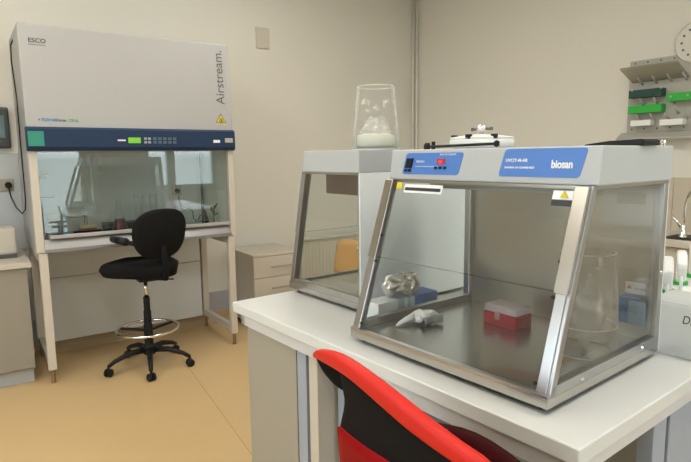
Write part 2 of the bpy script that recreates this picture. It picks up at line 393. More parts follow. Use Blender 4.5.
# things on the work surface of the clean-air cabinet
def onair(name, label, cat, x, y, group=None): return thing(name, label, cat, aF(x, y, .925), A_YAW, group)
b_ = onair('glass_jar', 'glass jar with a pale lid at the left end inside the clean-air cabinet', 'jar', .12, .40)
obj('jar_body', B().lathe([(.001, .002), (.05, .002), (.052, .01), (.052, .10), (.04, .115)], closed_ends=False), M['beaker'], b_, smooth=True)
obj('jar_lid', B().lathe([(.045, .11), (.052, .115), (.05, .14), (.02, .155)], seg=20), M['amber'], b_, smooth=True)
b_ = onair('burette_stand', 'small steel rod stand with a dark crossbar and yellow knob left inside the clean-air cabinet', 'laboratory stand', .05, .48)
obj('base', B().box(-.04, .08, -.05, .05, 0, .01), M['steel'], b_, bevel=.002)
obj('rod', B().tube([(0, 0, .01), (0, 0, .47)], .005, 8), M['steel'], b_)
obj('crossbar', B().tube([(-.03, 0, .265), (.10, 0, .262)], .004, 8), M['black'], b_)
obj('knob', B().lathe([(.0, 0), (.02, .004), (.022, .02), (.012, .035)], (.05, -.01, .40), 14).tube([(0, 0, .37), (.05, -.01, .41)], .006, 8), M['yellow'], b_)['label'] = 'yellow knob'
b_ = onair('bottle_carrier', 'low wire carrier with blue clips beside the glass jar inside the clean-air cabinet', 'rack', .24, .42)
obj('wire_frame', B().tube([(-.05, -.05, .12), (.09, -.05, .12), (.09, .05, .12), (-.05, .05, .12)], .003, 6, True).tube([(-.05, -.05, 0), (-.05, -.05, .12)], .003, 6).tube([(.09, -.05, 0), (.09, -.05, .12)], .003, 6).tube([(.09, .05, 0), (.09, .05, .12)], .003, 6), M['inkg'], b_)
for zz in (.0, .09): obj('blue_clip', B().box(-.065, -.045, -.06, -.05, zz, zz + .055), mat('sky_blue', (.15, .42, .6), .4), b_)
fk = onair('erlenmeyer_flask', 'narrow-necked flask of dark red liquid inside the clean-air cabinet', 'flask', .555, .38)
obj('glass_body', B().lathe([(.001, .001), (.052, .001), (.055, .01), (.018, .15), (.016, .215), (.02, .225)], closed_ends=False), M['beaker'], fk, smooth=True)
obj('liquid', B().lathe([(.001, .004), (.050, .004), (.051, .012), (.033, .085)]), M['wine'], fk, smooth=True)['label'] = 'dark red liquid'
b_ = onair('tip_box', 'pale yellow box on a dark tray left of the red flask in the clean-air cabinet', 'box', .33, .36)
obj('box_base', B().box(-.055, .055, -.03, .03, .02, .04), M['wine'], b_, bevel=.002)
obj('box_lid', B().box(-.05, .05, -.028, .028, .04, .065), M['amber'], b_, bevel=.003)
obj('tray', B().box(-.09, .09, -.05, .05, 0, .02), M['darkred'], b_, bevel=.003)
b_ = onair('instrument_tray', 'black instrument tray behind the red flask inside the clean-air cabinet', 'tray', .62, .50)
obj('tray_body', B().box(-.16, .16, -.04, .04, 0, .045), M['black'], b_, bevel=.004)
obj('tray_rim', B().box(-.165, .165, -.045, .045, .045, .052), M['inkg'], b_, bevel=.002)
for (x, lb) in ((.68, 'pale yellow glass cylinder just left of the stool backrest in the clean-air cabinet'), (.80, 'pale yellow glass cylinder behind the stool backrest in the clean-air cabinet')):
    b_ = onair('measuring_cylinder', lb, 'cylinder', x + .02, .43, 'glass cylinders in the clean-air cabinet')
    obj('glass_tube', B().lathe([(.028, .012), (.026, .02), (.026, .25), (.03, .255)], closed_ends=False, seg=16), M['beaker'], b_, smooth=True)
    obj('foot', B().lathe([(.038, 0), (.036, .012)], seg=6), M['amber'], b_)
cb = B(); rnd = random.Random(3)
pts = [(1.055, .548, 1.16), (1.05, .52, 1.08), (1.06, .45, 1.02), (1.09, .42, 1.07), (1.13, .40, 1.02), (1.10, .38, .96), (1.17, .40, .95), (1.15, .36, 1.0), (1.20, .38, 1.0), (1.21, .40, .94), (1.12, .42, .945)]
tag(obj('coiled_cord', cb.tube(pts, .005, 8), M['black'], smooth=True, loc=A_O, sub=1), 'tangled black cord by the socket inside the clean-air cabinet', 'cable').rotation_euler = AR
b_ = onair('pipette_controller', 'black handheld pipette controller standing at the right end inside the clean-air cabinet', 'pipette controller', 1.205, .33)
obj('grip', B().tube([(0, 0, 0), (-.005, 0, .05), (-.02, 0, .12)], [.018, .015, .008], 10), M['black'], b_, smooth=True)
b_ = onair('dark_sprig', 'dark clamp with splayed prongs at the right wall inside the clean-air cabinet', 'clamp', 1.235, .25)
sp = B().tube([(0, 0, 0), (0, 0, .10)], .005, 6)
for k in range(7):
    a = k * .9; sp.tube([(0, 0, .07 + .008 * k), (.030 * math.cos(a), .030 * math.sin(a), .09 + .013 * k)], .006, 6)
obj('prongs', sp, M['leaf'], b_)
b_.name = 'lab_clamp'
tag(obj('paper_slip', B().box(-.03, .03, -.02, .02, 0, .004), M['labelw'], loc=aF(1.14, .30, .925)), 'small white paper slip among the cord in the clean-air cabinet', 'paper').rotation_euler = (0, 0, .9)

# ------------------------------------------------------------------ drafting stool
st = thing('lab_stool', 'black swivel stool with round backrest and chrome foot ring in front of the clean-air cabinet', 'stool', aF(.60, -.06), A_YAW)
hubz = .11
obj('hub', B().lathe([(.035, .09), (.045, .10), (.045, .15), (.03, .165)], seg=20), M['black'], st, smooth=True, bevel=.002)
for k, deg in enumerate((187, 256, 323, 35, 107)):
    a = math.radians(deg); ca, sa = math.cos(a), math.sin(a)
    l = obj('leg', B().tube([(.03 * ca, .03 * sa, .125), (.14 * ca, .14 * sa, .125), (.24 * ca, .24 * sa, .095), (.285 * ca, .285 * sa, .07)], [.022, .019, .015, .013], 10), M['black'], st, smooth=True)
    mt = Matrix.Translation((.285 * ca, .285 * sa, .027)) @ Matrix.Rotation(a + .6, 4, 'Z') @ Matrix.Rotation(PI / 2, 4, 'X')
    obj('caster', B().lathe([(.018, -.026), (.027, -.02), (.027, -.006), (.012, -.003), (.012, .003), (.027, .006), (.027, .02), (.018, .026)], mtx=mt, seg=18).tube([(.285 * ca, .285 * sa, .04), (.285 * ca, .285 * sa, .075)], .008, 8), M['black'], l)
obj('column', B().lathe([(.03, .16), (.03, .30), (.026, .31), (.026, .40), (.022, .405), (.022, .50)], seg=20), M['black'], st, smooth=False)
obj('gas_lift', B().lathe([(.014, .49), (.014, .62)], seg=16), M['chrome'], st, smooth=True)
ring = obj('foot_ring', B().tube([(.205 * math.cos(i * PI / 18), .205 * math.sin(i * PI / 18), .275) for i in range(36)], .0105, 10, True), M['chrome'], st, smooth=True)
rb = B()
for d in (20, 140, 260):
    a = math.radians(d); rb.tube([(.03 * math.cos(a), .03 * math.sin(a), .262), (.2 * math.cos(a), .2 * math.sin(a), .27)], .010, 8)
obj('ring_spoke', rb, M['black'], ring)
obj('mechanism', B().box(-.05, .07, -.05, .05, .615, .655).tube([(.03, -.02, .63), (.16, -.12, .625)], .006, 6), M['black'], st, bevel=.004)
SD, BD = math.radians(168), math.radians(112)   # the seat points left along the cabinet, the backrest is swung round
fx, fy = math.cos(SD), math.sin(SD)
def seatpt(u, v):
    # u forward, v sideways
    return Vector((fx * u - fy * v, fy * u + fx * v, 0))
sb = B()
N = 40
top, mid, bot, ct, cbm = [], [], [], None, None
for k in range(N):
    a = k * 2 * PI / N
    c_, s_ = math.cos(a), math.sin(a)
    uu = (.29 if c_ > 0 else .225) * math.copysign(abs(c_) ** (.5 if c_ > 0 else .8), c_); vv = .215 * math.copysign(abs(s_) ** .8, s_)
    droop = .0 if uu < .1 else -(uu - .1) * .12
    th_ = .075 if uu < 0 else .075 - .14 * max(0, uu)
    vv *= 1 if uu < .05 else max(.6, 1 - (uu - .05) * .9)
    for lst, sc_, z in ((top, .84 if uu < .1 else .95, .758 + droop), (mid, 1.0, .735 + droop), (bot, .93, .735 - th_ + droop)):
        p = seatpt(uu * sc_, vv * sc_); lst.append(sb.bm.verts.new((p.x, p.y, z)))
for A1, A2 in ((top, mid), (mid, bot)):
    for k in range(N): sb.bm.faces.new([A1[k], A1[(k + 1) % N], A2[(k + 1) % N], A2[k]])
sb.bm.faces.new(top); sb.bm.faces.new(bot[::-1])
obj('seat', sb, M['fabric'], st, smooth=True)
fx, fy = math.cos(BD), math.sin(BD)
# backrest: rounded pad behind the seat, at u = -.22
def backpad(thick, s):
    b = B(); rings = []
    for off, sc_ in ((-thick / 2, .9), (-thick / 2 * .3, 1.0), (thick / 2 * .5, 1.0), (thick / 2, .86)):
        ring_ = []
        for k in range(N):
            a = k * 2 * PI / N; c_, s_ = math.cos(a), math.sin(a)
            v = .208 * math.copysign(abs(c_) ** .8, c_) * sc_ * s
            w = .168 * math.copysign(abs(s_) ** .85, s_) * sc_ * s
            v *= 1 + .10 * (w / .19)
            u = -.205 + off + .35 * v * v * 1.2 - .10 * w
            p = seatpt(u, v); ring_.append(b.bm.verts.new((p.x, p.y, .955 + w)))
        rings.append(ring_)
    for A1, A2 in zip(rings, rings[1:]):
        for k in range(N): b.bm.faces.new([A1[k], A1[(k + 1) % N], A2[(k + 1) % N], A2[k]])
    b.bm.faces.new(rings[0][::-1]); b.bm.faces.new(rings[-1]); return b
obj('backrest', backpad(.05, 1), M['fabric'], st, smooth=True)
p0, p1, p2, p3 = seatpt(-.05, 0), seatpt(-.22, 0), seatpt(-.228, 0), seatpt(-.205, 0)
obj('back_bracket', B().tube([(p0.x, p0.y, .65), (p1.x, p1.y, .66), (p2.x, p2.y, .74), (p3.x, p3.y, .88)], [.022, .022, .022, .02], 10), M['fabric'], st, smooth=True)
q0, q1, q2 = seatpt(.06, .19), seatpt(-.10, .20), seatpt(-.20, .12)
obj('armrest', B().tube([(q0.x, q0.y, .925), (q1.x, q1.y, .92)], [.022, .026], 10).tube([(q1.x, q1.y, .92), (q2.x, q2.y, .88)], .014, 8), M['black'], st, smooth=True)

# ------------------------------------------------------------------ left counter and the device on it
lc = thing('base_cabinet', 'grey base cabinet with pale worktop at the left edge beside the clean-air cabinet', 'cabinet', A_O, A_YAW)
obj('worktop', B().box(-1.6, -.066, .04, WY - .01, .775, .807), M['beige'], lc, bevel=.003)
obj('body', B().box(-1.6, -.09, .085, WY - .014, .10, .775), M['taupe'], lc)
for i in range(3): obj('door', B().box(-.092 - (i + 1) * .46 + .004, -.092 - i * .46, .065, .085, .115, .770), M['taupe'], lc, bevel=.002)
obj('plinth', B().box(-1.6, -.10, .13, WY, 0, .10), M['splash'], lc)
dvb = thing('bench_device', 'beige bench instrument on the left counter, cut by the left edge', 'instrument', aF(-.118, .42, .807), A_YAW)
obj('casing', B().box(-.30, 0, -.12, .12, .025, .20), M['beige'], dvb, bevel=.018, seg=3)
obj('base', B().box(-.29, -.005, -.115, .115, 0, .028), M['inkg'], dvb, bevel=.004)

# ------------------------------------------------------------------ wall plate, drawer pedestal, radiator, plywood chair
wp = tag(obj('wall_plate', B().box(-.065, .065, -.014, 0, -.09, .09).box(-.055, .055, -.017, -.013, -.08, .08), M['creaml'], loc=aF(1.94, WY, 2.51), bevel=.003), 'blank rectangular white plate high on the left wall, right of the clean-air cabinet', 'wall plate')
wp.rotation_euler = AR
dp = thing('drawer_pedestal', 'beige drawer pedestal with grey bar handles against the wall beside the clean-air cabinet', 'drawer unit', aF(1.53, .19), A_YAW)
obj('body', B().box(.0, .45, .018, .50, .04, .632), M['beige'], dp, bevel=.002)
obj('top_panel', B().box(-.004, .456, -.004, .51, .632, .652), M['beige'], dp, bevel=.003)
for i in range(3):
    z1 = .628 - i * .180
    d_ = obj('drawer', B().box(.003, .447, -.002, .018, z1 - .175, z1), M['beige'], dp, bevel=.003)
    h_ = obj('handle', B().box(.155, .345, -.030, -.020, z1 - .098, z1 - .082).box(.165, .175, -.022, -.002, z1 - .095, z1 - .085).box(.325, .335, -.022, -.002, z1 - .095, z1 - .085), M['lam'], d_, bevel=.002)
    h_['label'] = 'grey bar handle'
for k in ((.03, .05), (.42, .05), (.03, .45), (.42, .45)): obj('foot', B().lathe([(.02, 0), (.02, .04)], (k[0], k[1], 0), 12), M['rubber'], dp)
rd = thing('radiator', 'cream panel radiator on the wall behind the smaller glass-sided cabinet', 'radiator', aF(2.25, WY - .10, 0), A_YAW)
rg = B(); rg.box(0, 1.15, .03, .05, .18, .65)
for i in range(28): rg.box(.004 + i * .0405, .042 + i * .0405, .026, .032, .20, .63)
obj('panel', rg, M['rad'], rd, bevel=.004)
obj('top_grille', B().box(0, 1.15, .0, .075, .65, .675), M['rad'], rd, bevel=.004)
for xx in (.2, .9): obj('wall_bracket', B().box(xx, xx + .04, .05, .098, .3, .6), M['rad'], rd)
obj('supply_pipe', B().tube([(1.20, .04, 0), (1.20, .04, .25), (1.14, .04, .25)], .01, 8), M['rad'], rd)
pc = thing('plywood_chair', 'bent plywood chair with rounded backrest behind the smaller glass-sided cabinet', 'chair', tF(-1.10, 1.32), T_YAW)
def bk(u, v):
    x = -.24 + .48 * u
    k = abs(2 * u - 1)
    z = .585 + v * (.265 - .04 * k ** 4) + .018 * k ** 4 * (1 - v)
    return (x, .19 + .16 * (z - .55) - .25 * (x * x) * 4 * .25, z)
obj('backrest', B().grid(bk, 16, 6), M['wood'], pc, smooth=True, solid=.012)
def stf(u, v):
    x = -.20 + .40 * u; y = -.22 + .40 * v
    return (x, y, .45 - .02 * math.cos((u - .5) * PI) + .01 * (v > .9))
obj('seat', B().grid(stf, 12, 12), M['wood'], pc, smooth=True, solid=.012)
for sx in (-1, 1):
    obj('leg', B().tube([(sx * .21, -.20, 0), (sx * .17, -.17, .43)], .011, 10), M['chrome'], pc, smooth=True)
    obj('leg', B().tube([(sx * .21, .24, 0), (sx * .17, .18, .43), (sx * .17, .205, .62)], .011, 10), M['chrome'], pc, smooth=True)

# ------------------------------------------------------------------ island table
TL, TD = 1.405, 1.5
tb_ = thing('island_bench', 'large white-topped laboratory island bench carrying the glass-sided cabinets', 'bench', T_O, T_YAW)
obj('worktop', B().box(0, TL, 0, TD, .862, .90), M['top'], tb_, bevel=.004, seg=3)
fr_ = B()
fr_.box(.03, TL - .03, .02, .045, .815, .862).box(TL - .045, TL - .02, .02, TD - .02, .815, .862).box(.03, .055, .02, TD - .02, .815, .862)
obj('apron_rail', fr_, M['lamw'], tb_, bevel=.001)
u1 = obj('cabinet_body', B().box(.055, .455, .045, .70, .06, .815), M['lam'], tb_)
obj('door', B().box(.058, .395, .028, .045, .07, .812), M['lam'], u1, bevel=.002)
M['bluish'] = mat('bluish_panel', (.33, .37, .44), .45)
obj('door_edge', B().box(.400, .452, .030, .045, .07, .812), M['bluish'], u1, bevel=.001)
u2 = obj('side_panel', B().box(.468, .515, .03, .70, .04, .815), M['beige'], tb_, bevel=.002)
obj('side_panel', B().box(.53, .60, .10, .70, .04, .815), M['bluish'], tb_, bevel=.002)
obj('cabinet_body', B().box(.60, TL - .07, .70, .72, .06, .815).box(.055, TL - .03, .72, TD - .03, .06, .815), M['lam'], tb_)
obj('plinth', B().box(.08, .45, .08, .70, 0, .06).box(.08, TL - .06, .74, TD - .06, 0, .06), M['splash'], tb_)
for (a, c_) in ((.385, .455), (.475, .52)):
    obj('side_panel', B().box(TL - .06, TL - .022, a, c_, .0, .815), M['bluish'], tb_, bevel=.002)
obj('side_panel', B().box(TL - .05, TL - .03, .54, .70, .04, .815), M['bluish'], tb_)
obj('leg', B().box(TL - .045, TL - .02, .02, .045, 0, .815), M['lamw'], tb_, bevel=.002)

# ------------------------------------------------------------------ glass-sided UV cabinets
def uv_cabinet(root, w, d, h, ti, fas, sideglass='gshade', bp=.024):
    zf = h - fas
    sl = lambda z: ti * z / h                      # how far back the sloping front is at height z
    F = M['alu']
    p = .024
    tray = obj('base_tray', B().box(0, w, 0, d, .0, .022), M['steelh'], root, bevel=.001)
    tray['label'] = 'brushed steel worktop tray'
    for (x, y) in ((.03, .035), (w - .03, .035), (.03, d - .03), (w - .03, d - .03)):
        obj('foot', B().lathe([(.011, -.015), (.012, -.006), (.008, 0)], (x, y, 0), 14), M['black'], root)
    # rails along the base
    obj('bottom_rail', B().box(.0, w, .0, .014, .022, .030), F, root, bevel=.001)
    obj('bottom_rail', B().box(0, p, .015, d, .022, .045), F, root, bevel=.001)
    obj('bottom_rail', B().box(w - p, w, .015, d, .022, .045), F, root, bevel=.001)
    # sloping front posts (upper half carries the thicker fixed sash)
    zm = .235
    for x0 in (0, w - .03):
        pr = lambda o0, o1, za, zb: [(sl(za) + o0, za), (sl(zb) + o0, zb), (sl(zb) + o1, zb), (sl(za) + o1, za)]
        post = obj('front_post', B().prism(pr(0, .022, .024, zf), x0, x0 + .03), F, root, bevel=.002)
        xi0, xi1 = (x0 + .004, x0 + .036) if x0 == 0 else (x0 - .006, x0 + .026)
        obj('sash_rail', B().prism(pr(-.009, 0, zm, zf), xi0, xi1), M['steel'], post, bevel=.001)
        obj('guide_strip', B().prism(pr(-.004, 0, .03, zm), xi0 + .004, xi1 - .004), F, post, bevel=.001)
        for z in (.045, .225, .30):
            obj('screw', B().lathe([(.0045, 0), (.0045, .003)], mtx=Matrix.Translation(((x0 + .037 if x0 == 0 else x0 - .007), sl(z) - .002, z)) @ Matrix.Rotation(PI / 2, 4, 'X'), seg=10), M['rubber'], post)
    for x0 in (0, w - p): obj('back_post', B().box(x0, x0 + p, d - bp, d, .022, zf), F, root, bevel=.002)
    obj('back_panel', B().box(p, w - p, d - .006, d, .022, zf), M['steel'], root)
    obj('back_cover', B().box(0, w, d, d + .004, 0, zf), M['whiteb'], root, bevel=.001)
    # fascia housing
    hs = obj('top_housing', B().prism([(ti - .012, zf), (ti, h), (d + .004, h), (d + .004, zf), (ti + .02, zf)], -.004, w + .004), M['white'], root, bevel=.003)
    obj('housing_trim', B().box(0, w, sl(zf) + .005, d, zf - .008, zf), M['steel'], root)
    # glass
    sidep = [(.022 + sl(.045), .045), (sl(zf) + .022, zf - .008), (d - bp, zf - .008), (d - bp, .045)]
    obj('side_glass', B().prism(sidep, .008, .012), M['gfront'], root)
    obj('side_glass', B().prism(sidep, w - .012, w - .008), M[sideglass], root)
    for x0 in (0, w - .012):
        for (y, z) in ((.14, .032), (d - .1, .032), (d - .012, .22)):
            mt = Matrix.Translation((w if x0 else 0, y, z)) @ Matrix.Rotation(PI / 2 if x0 else -PI / 2, 4, 'Y')
            obj('screw', B().lathe([(.005, 0), (.004, .003)], mtx=mt, seg=10), M['chrome'], root)
    fp = lambda za, zb: [(sl(za) + .006, za), (sl(zb) + .006, zb), (sl(zb) + .010, zb), (sl(za) + .010, za)]
    obj('front_glass', B().prism(fp(zm, zf), .03, w - .03), M['gfront'], root)
    obj('front_glass', B().prism(fp(.03, zm - .002), .03, w - .03), M['gfront'], root)
    obj('pane_edge', B().prism([(sl(zm) + .005, zm - .0012), (sl(zm) + .005, zm + .0012), (sl(zm) + .011, zm + .0012), (sl(zm) + .011, zm - .0012)], .03, w - .03), glassy('glass_edge', (.80, .84, .80), 1.5), root)
    return hs

uw, ud, uh, ti, fas = .648, .549, .5515, .178, .088
uc = thing('uv_cabinet', 'near and larger glass-sided steel UV cabinet with blue labels on its white top', 'laboratory cabinet', uF(.001, 0, .915), U_YAW)
hs = uv_cabinet(uc, uw, ud, uh, ti, fas)
# blue control labels on the fascia (front face leans slightly)
zf = uh - fas
def fascia_pt(x, z, off=0): return (x, ti - .012 + .012 * (z - zf) / fas - off, z)
def label_par(x0, x1, z0, z1, sk, off, r=.008):
    pts = []
    def cor(cx, cz, a0):
        for k in range(4):
            a = a0 + k * PI / 6; pts.append((cx + r * math.cos(a), cz + r * math.sin(a)))
    cor(x1 - r, z1 - r, 0); cor(x0 + r, z1 - r, PI / 2); cor(x0 + r, z0 + r, PI); cor(x1 - r, z0 + r, 1.5 * PI)
    pts = [(x + sk * (z - z0), z) for x, z in pts]
    n = len(pts)
    v = [fascia_pt(x, z, off) for x, z in pts] + [fascia_pt(x, z, off - .0014) for x, z in pts]
    return B().poly(v, [tuple(range(n)), tuple(range(n, 2 * n))] + [(i, (i + 1) % n, n + (i + 1) % n, n + i) for i in range(n)])
L0, L1 = .476, .533
L0 = zf + .0165; L1 = zf + .074
lab1 = obj('control_label', label_par(.048, .262, L0, L1 + .004, .22, .0013), M['blue'], uc); lab1['label'] = 'blue control label with switch and red display'
lab2 = obj('maker_label', label_par(.391, .606, L0, L1 + .010, .22, .0013), M['blue'], uc); lab2['label'] = 'blue maker label with white lettering'
def fbox(x0, x1, z0, z1, off=.003, sk=0):
    v = [fascia_pt(x + sk * (z - z0), z, o) for o in (0.0005, off) for x, z in ((x0, z0), (x1, z0), (x1, z1), (x0, z1))]
    return B().poly(v, [(0, 1, 2, 3), (7, 6, 5, 4), (0, 4, 5, 1), (1, 5, 6, 2), (2, 6, 7, 3), (3, 7, 4, 0)])
sw = obj('rocker_switch', fbox(.062, .086, L0 + .018, L0 + .046, .006, .2), M['black'], lab1)
for x in (.060, .075): obj('switch_button', fbox(x, x + .009, L0 + .007, L0 + .015, .005), M['black'], lab1)
obj('red_display', fbox(.184, .212, L0 + .030, L0 + .044, .003), M['led'], lab1)['label'] = 'dark red digit display'
text('display_digits', '00', .013, mat('digit_red', (.8, .05, .05), .4, emit=(1, .1, .1), estr=.8), lab1, fascia_pt(.190, L0 + .032, .0034), (PI / 2 - .13, 0, 0))
for x in (.176, .193, .210): obj('display_button', fbox(x, x + .009, L0 + .016, L0 + .023, .004), M['black'], lab1)
txr = (PI / 2 - .13, 0, 0)
text('lettering', 'BIOSAN', .009, M['labelw'], lab1, fascia_pt(.104, L0 + .034, .002), txr)
text('lettering', 'UV-AIR-FLOW CLEANER-RECIRCULATOR', .0048, M['labelw'], lab1, fascia_pt(.100, L0 + .021, .002), txr)
text('lettering', 'BOX UV-CLEANER', .007, M['labelw'], lab1, fascia_pt(.192, L0 + .054, .002), txr)
text('lettering', 'UVC/T-M-AR', .011, M['labelw'], lab2, fascia_pt(.410, L0 + .036, .002), txr, bold=.0003)
text('lettering', 'DNA/RNA UV-CLEANER BOX', .0064, M['labelw'], lab2, fascia_pt(.408, L0 + .020, .002), txr, bold=.0002)
text('lettering', 'biosan', .026, M['labelw'], lab2, fascia_pt(.535, L0 + .022, .002), txr, bold=.0008, xs=.8)
# warning stickers on the upper glass
def stick(name, x0, x1, z0, z1, m, off=.0, par=None):
    sl = lambda z: ti * z / uh + .004 - off
    v = [(x, sl(z) + o, z) for o in (0, .0015) for x, z in ((x0, z0), (x1, z0), (x1, z1), (x0, z1))]
    return obj(name, B().poly(v, [(0, 1, 2, 3), (7, 6, 5, 4), (0, 4, 5, 1), (1, 5, 6, 2), (2, 6, 7, 3), (3, 7, 4, 0)]), m, par or uc)
s1 = stick('warning_sticker', .556, .618, zf - .046, zf - .012, M['labelw'])
stick('sticker_caption', .556, .618, zf - .046, zf - .032, M['ink'], .0008, s1)
slz = ti * (zf - .02) / uh + .0022
obj('sticker_triangle', tri(B(), .011, slz - .004, slz - .001, (.586, zf - .022)), M['yellow'], s1)
s2 = stick('warning_sticker', .046, .068, zf - .026, zf - .008, M['yellow'])
s3 = stick('sticker_strip', .080, .225, zf - .036, zf - .012, M['labelw'])
s3['label'] = 'white strip with a black bar'
stick('black_bar', .084, .220, zf - .030, zf - .021, M['ink'], .0008, s3)
# blue socket box and note on the steel back wall
sb1 = obj('socket_box', B().box(.552, .606, ud - .034, ud - .006, .068, .142), mat('bright_blue', (.02, .16, .48), .4), uc, bevel=.003)
sb1['label'] = 'bright blue socket box'
obj('pale_reflection', B().box(.580, .624, ud - .040, ud - .034, .068, .135), mat('pale_blue', (.22, .38, .60), .4), sb1, bevel=.002)  # pale patch painted in for a reflection beside the blue box
nt_ = obj('notice_sticker', B().box(.556, .611, ud - .009, ud - .006, .148, .180), M['labelw'], uc)
obj('notice_triangle', tri(B(), .008, ud - .011, ud - .0085, (.568, .165)), mat('orange', (.7, .3, .05), .5), nt_)
text('notice_lettering', 'UV ON', .010, M['inkb'], nt_, (.580, ud - .0095, .160), (PI / 2, 0, 0))
obj('inner_lamp', B().box(.06, uw - .06, ti + .10, ti + .14, zf - .030, zf - .010), M['white'], uc, bevel=.003)['label'] = 'white UV lamp housing'

# second cabinet, facing away to the left
cw, cd, ch, cti, cf = .69, .455, .556, .132, .078
uc2 = thing('uv_cabinet', 'smaller glass-sided steel UV cabinet at the far end of the bench, turned sideways', 'laboratory cabinet', tF(.0, .26 + cw, .915), T_YAW - PI / 2)
uv_cabinet(uc2, cw, cd, ch, cti, cf, 'gfront', .008)
obj('lamp_box', B().box(cw - .38, cw - .10, .13, cd - .02, ch - cf - .088, ch - cf - .008), mat('brown_steel', (.30, .22, .17), .3, .8), uc2, bevel=.003)['label'] = 'brown recirculator box under the top'

# ------------------------------------------------------------------ things on and in the cabinets
def beaker(name, label, x, y, z, frame, r0, r1, h, rings=()):
    b = thing(name, label, 'beaker', frame(x, y, z), 0)
    obj('wall', B().lathe([(r0, .0), (r0 + (r1 - r0) * .5, h * .5), (r1, h)], closed_ends=False, seg=40), M['beaker'], b, smooth=True, solid=.002)
    for (rz, rr) in ((.002, r0), (h, r1)) + tuple(rings):
        obj('rim', B().tube([(rr * math.cos(i * PI / 20), rr * math.sin(i * PI / 20), rz) for i in range(40)], .0016, 6, True), M['rim'], b, smooth=True)
    return b
bk1 = beaker('tall_beaker', 'tall upturned clear beaker standing on the smaller cabinet', .30, .475, .915 + ch + .001, tF, .090, .069, .235)
b_ = thing('plastic_bag', 'clear plastic bag of white granules inside the beaker on the smaller cabinet', 'bag', tF(.30, .475, .915 + ch + .001))
def crumple(fn, amp, fr_q, seedv):
    from mathutils import noise
    def g(u, v):
        p = Vector(fn(u, v)); n = noise.noise_vector(p * fr_q + Vector((seedv, 0, 0)))
        return p + n * amp
    return g
def blob(rx, ry, prof):
    def f(u, v):
        r, z = prof(v); a = u * 2 * PI
        return (rx * r * math.cos(a), ry * r * math.sin(a), z)
    return f
obj('granules', B().lathe([(.001, .010), (.070, .010), (.074, .018), (.072, .052), (.05, .062), (.001, .066)], seg=30), M['granules'], b_, smooth=True)
obj('bag_film', B().grid(crumple(blob(.060, .06, lambda v: (1 - .55 * v, .062 + .06 * v)), .012, 30, 4), 36, 16), M['bag'], b_, smooth=True)
# beaker in the near cabinet with a bag of tips
Z1 = .915 + .0225
b2 = beaker('tall_beaker', 'tall upturned clear beaker standing inside the near cabinet', .545, .345, Z1, uF, .082, .066, .262, rings=((.075, .0775),))
b_ = thing('plastic_bag', 'crumpled clear plastic bag hanging pointed inside the beaker in the near cabinet', 'bag', uF(.555, .345, Z1))
obj('bag_film', B().grid(crumple(blob(.052, .048, lambda v: ((.12 + 1.15 * v ** .8) if v < .55 else (.83 * (1 - (v - .55) / .45) ** .9 + .04), .006 + .20 * v)), .012, 34, 9), 40, 26), M['bag'], b_, smooth=True)
# red tip rack
rk = thing('tip_rack', 'red pipette tip rack with a clear lid on the steel worktop of the near cabinet', 'rack', uF(.223, .387, Z1), U_YAW - .02)
pk = B().box(0, .117, -.04, .042, 0, .038)
obj('rack_body', pk, M['pink'], rk, bevel=.004, seg=3)['label'] = 'translucent red body'
ins = B()
for i in range(9):
    for j in range(5): ins.lathe([(.004, .0), (.004, .006)], (.012 + i * .0116, -.030 + j * .015, .040), 8)
obj('tips', ins, M['labelw'], rk)
obj('rack_lid', B().box(.001, .116, -.039, .041, .040, .062), M['clearlid'], rk, bevel=.005, seg=3)['label'] = 'clear lid'
obj('latch', B().box(.045, .062, -.044, -.039, .022, .046), M['clearlid'], rk, bevel=.001)
# spatula/glove-like pipette: white pointed pistol pipette
pp = thing('crumpled_glove', 'crumpled white and grey glove with a pointed finger on the near cabinet worktop', 'glove', uF(.098, .215, Z1))
pp.rotation_euler = (0, 0, U_YAW + 1.40)
def palm(u, v):
    a = u * 2 * PI; t = v
    r = .026 * math.sin(PI * min(1, .12 + t * .9)) ** .6
    return (-.045 + .10 * t, r * math.cos(a) * 1.1, .018 + r * math.sin(a) * .62)
obj('palm', B().grid(crumple(palm, .010, 38, 2), 28, 18), mat('white_nitrile', (.72, .74, .75), .45), pp, smooth=True)
obj('finger', B().tube([(-.035, .004, .018), (-.062, .006, .014), (-.088, .002, .008), (-.105, -.004, .004)], [.013, .010, .007, .003], 10), mat('white_nitrile_tip', (.78, .80, .80), .45), pp, smooth=True)
obj('cuff', B().grid(crumple(lambda u, v: (-.035 + .08 * v, -.028 - .018 * math.sin(u * PI) , .004 + .018 * math.sin(u * 2 * PI) ** 2 + .004), .008, 45, 6), 18, 14), mat('grey_nitrile', (.22, .23, .24), .5), pp, smooth=True, solid=.003)['label'] = 'grey cuff'
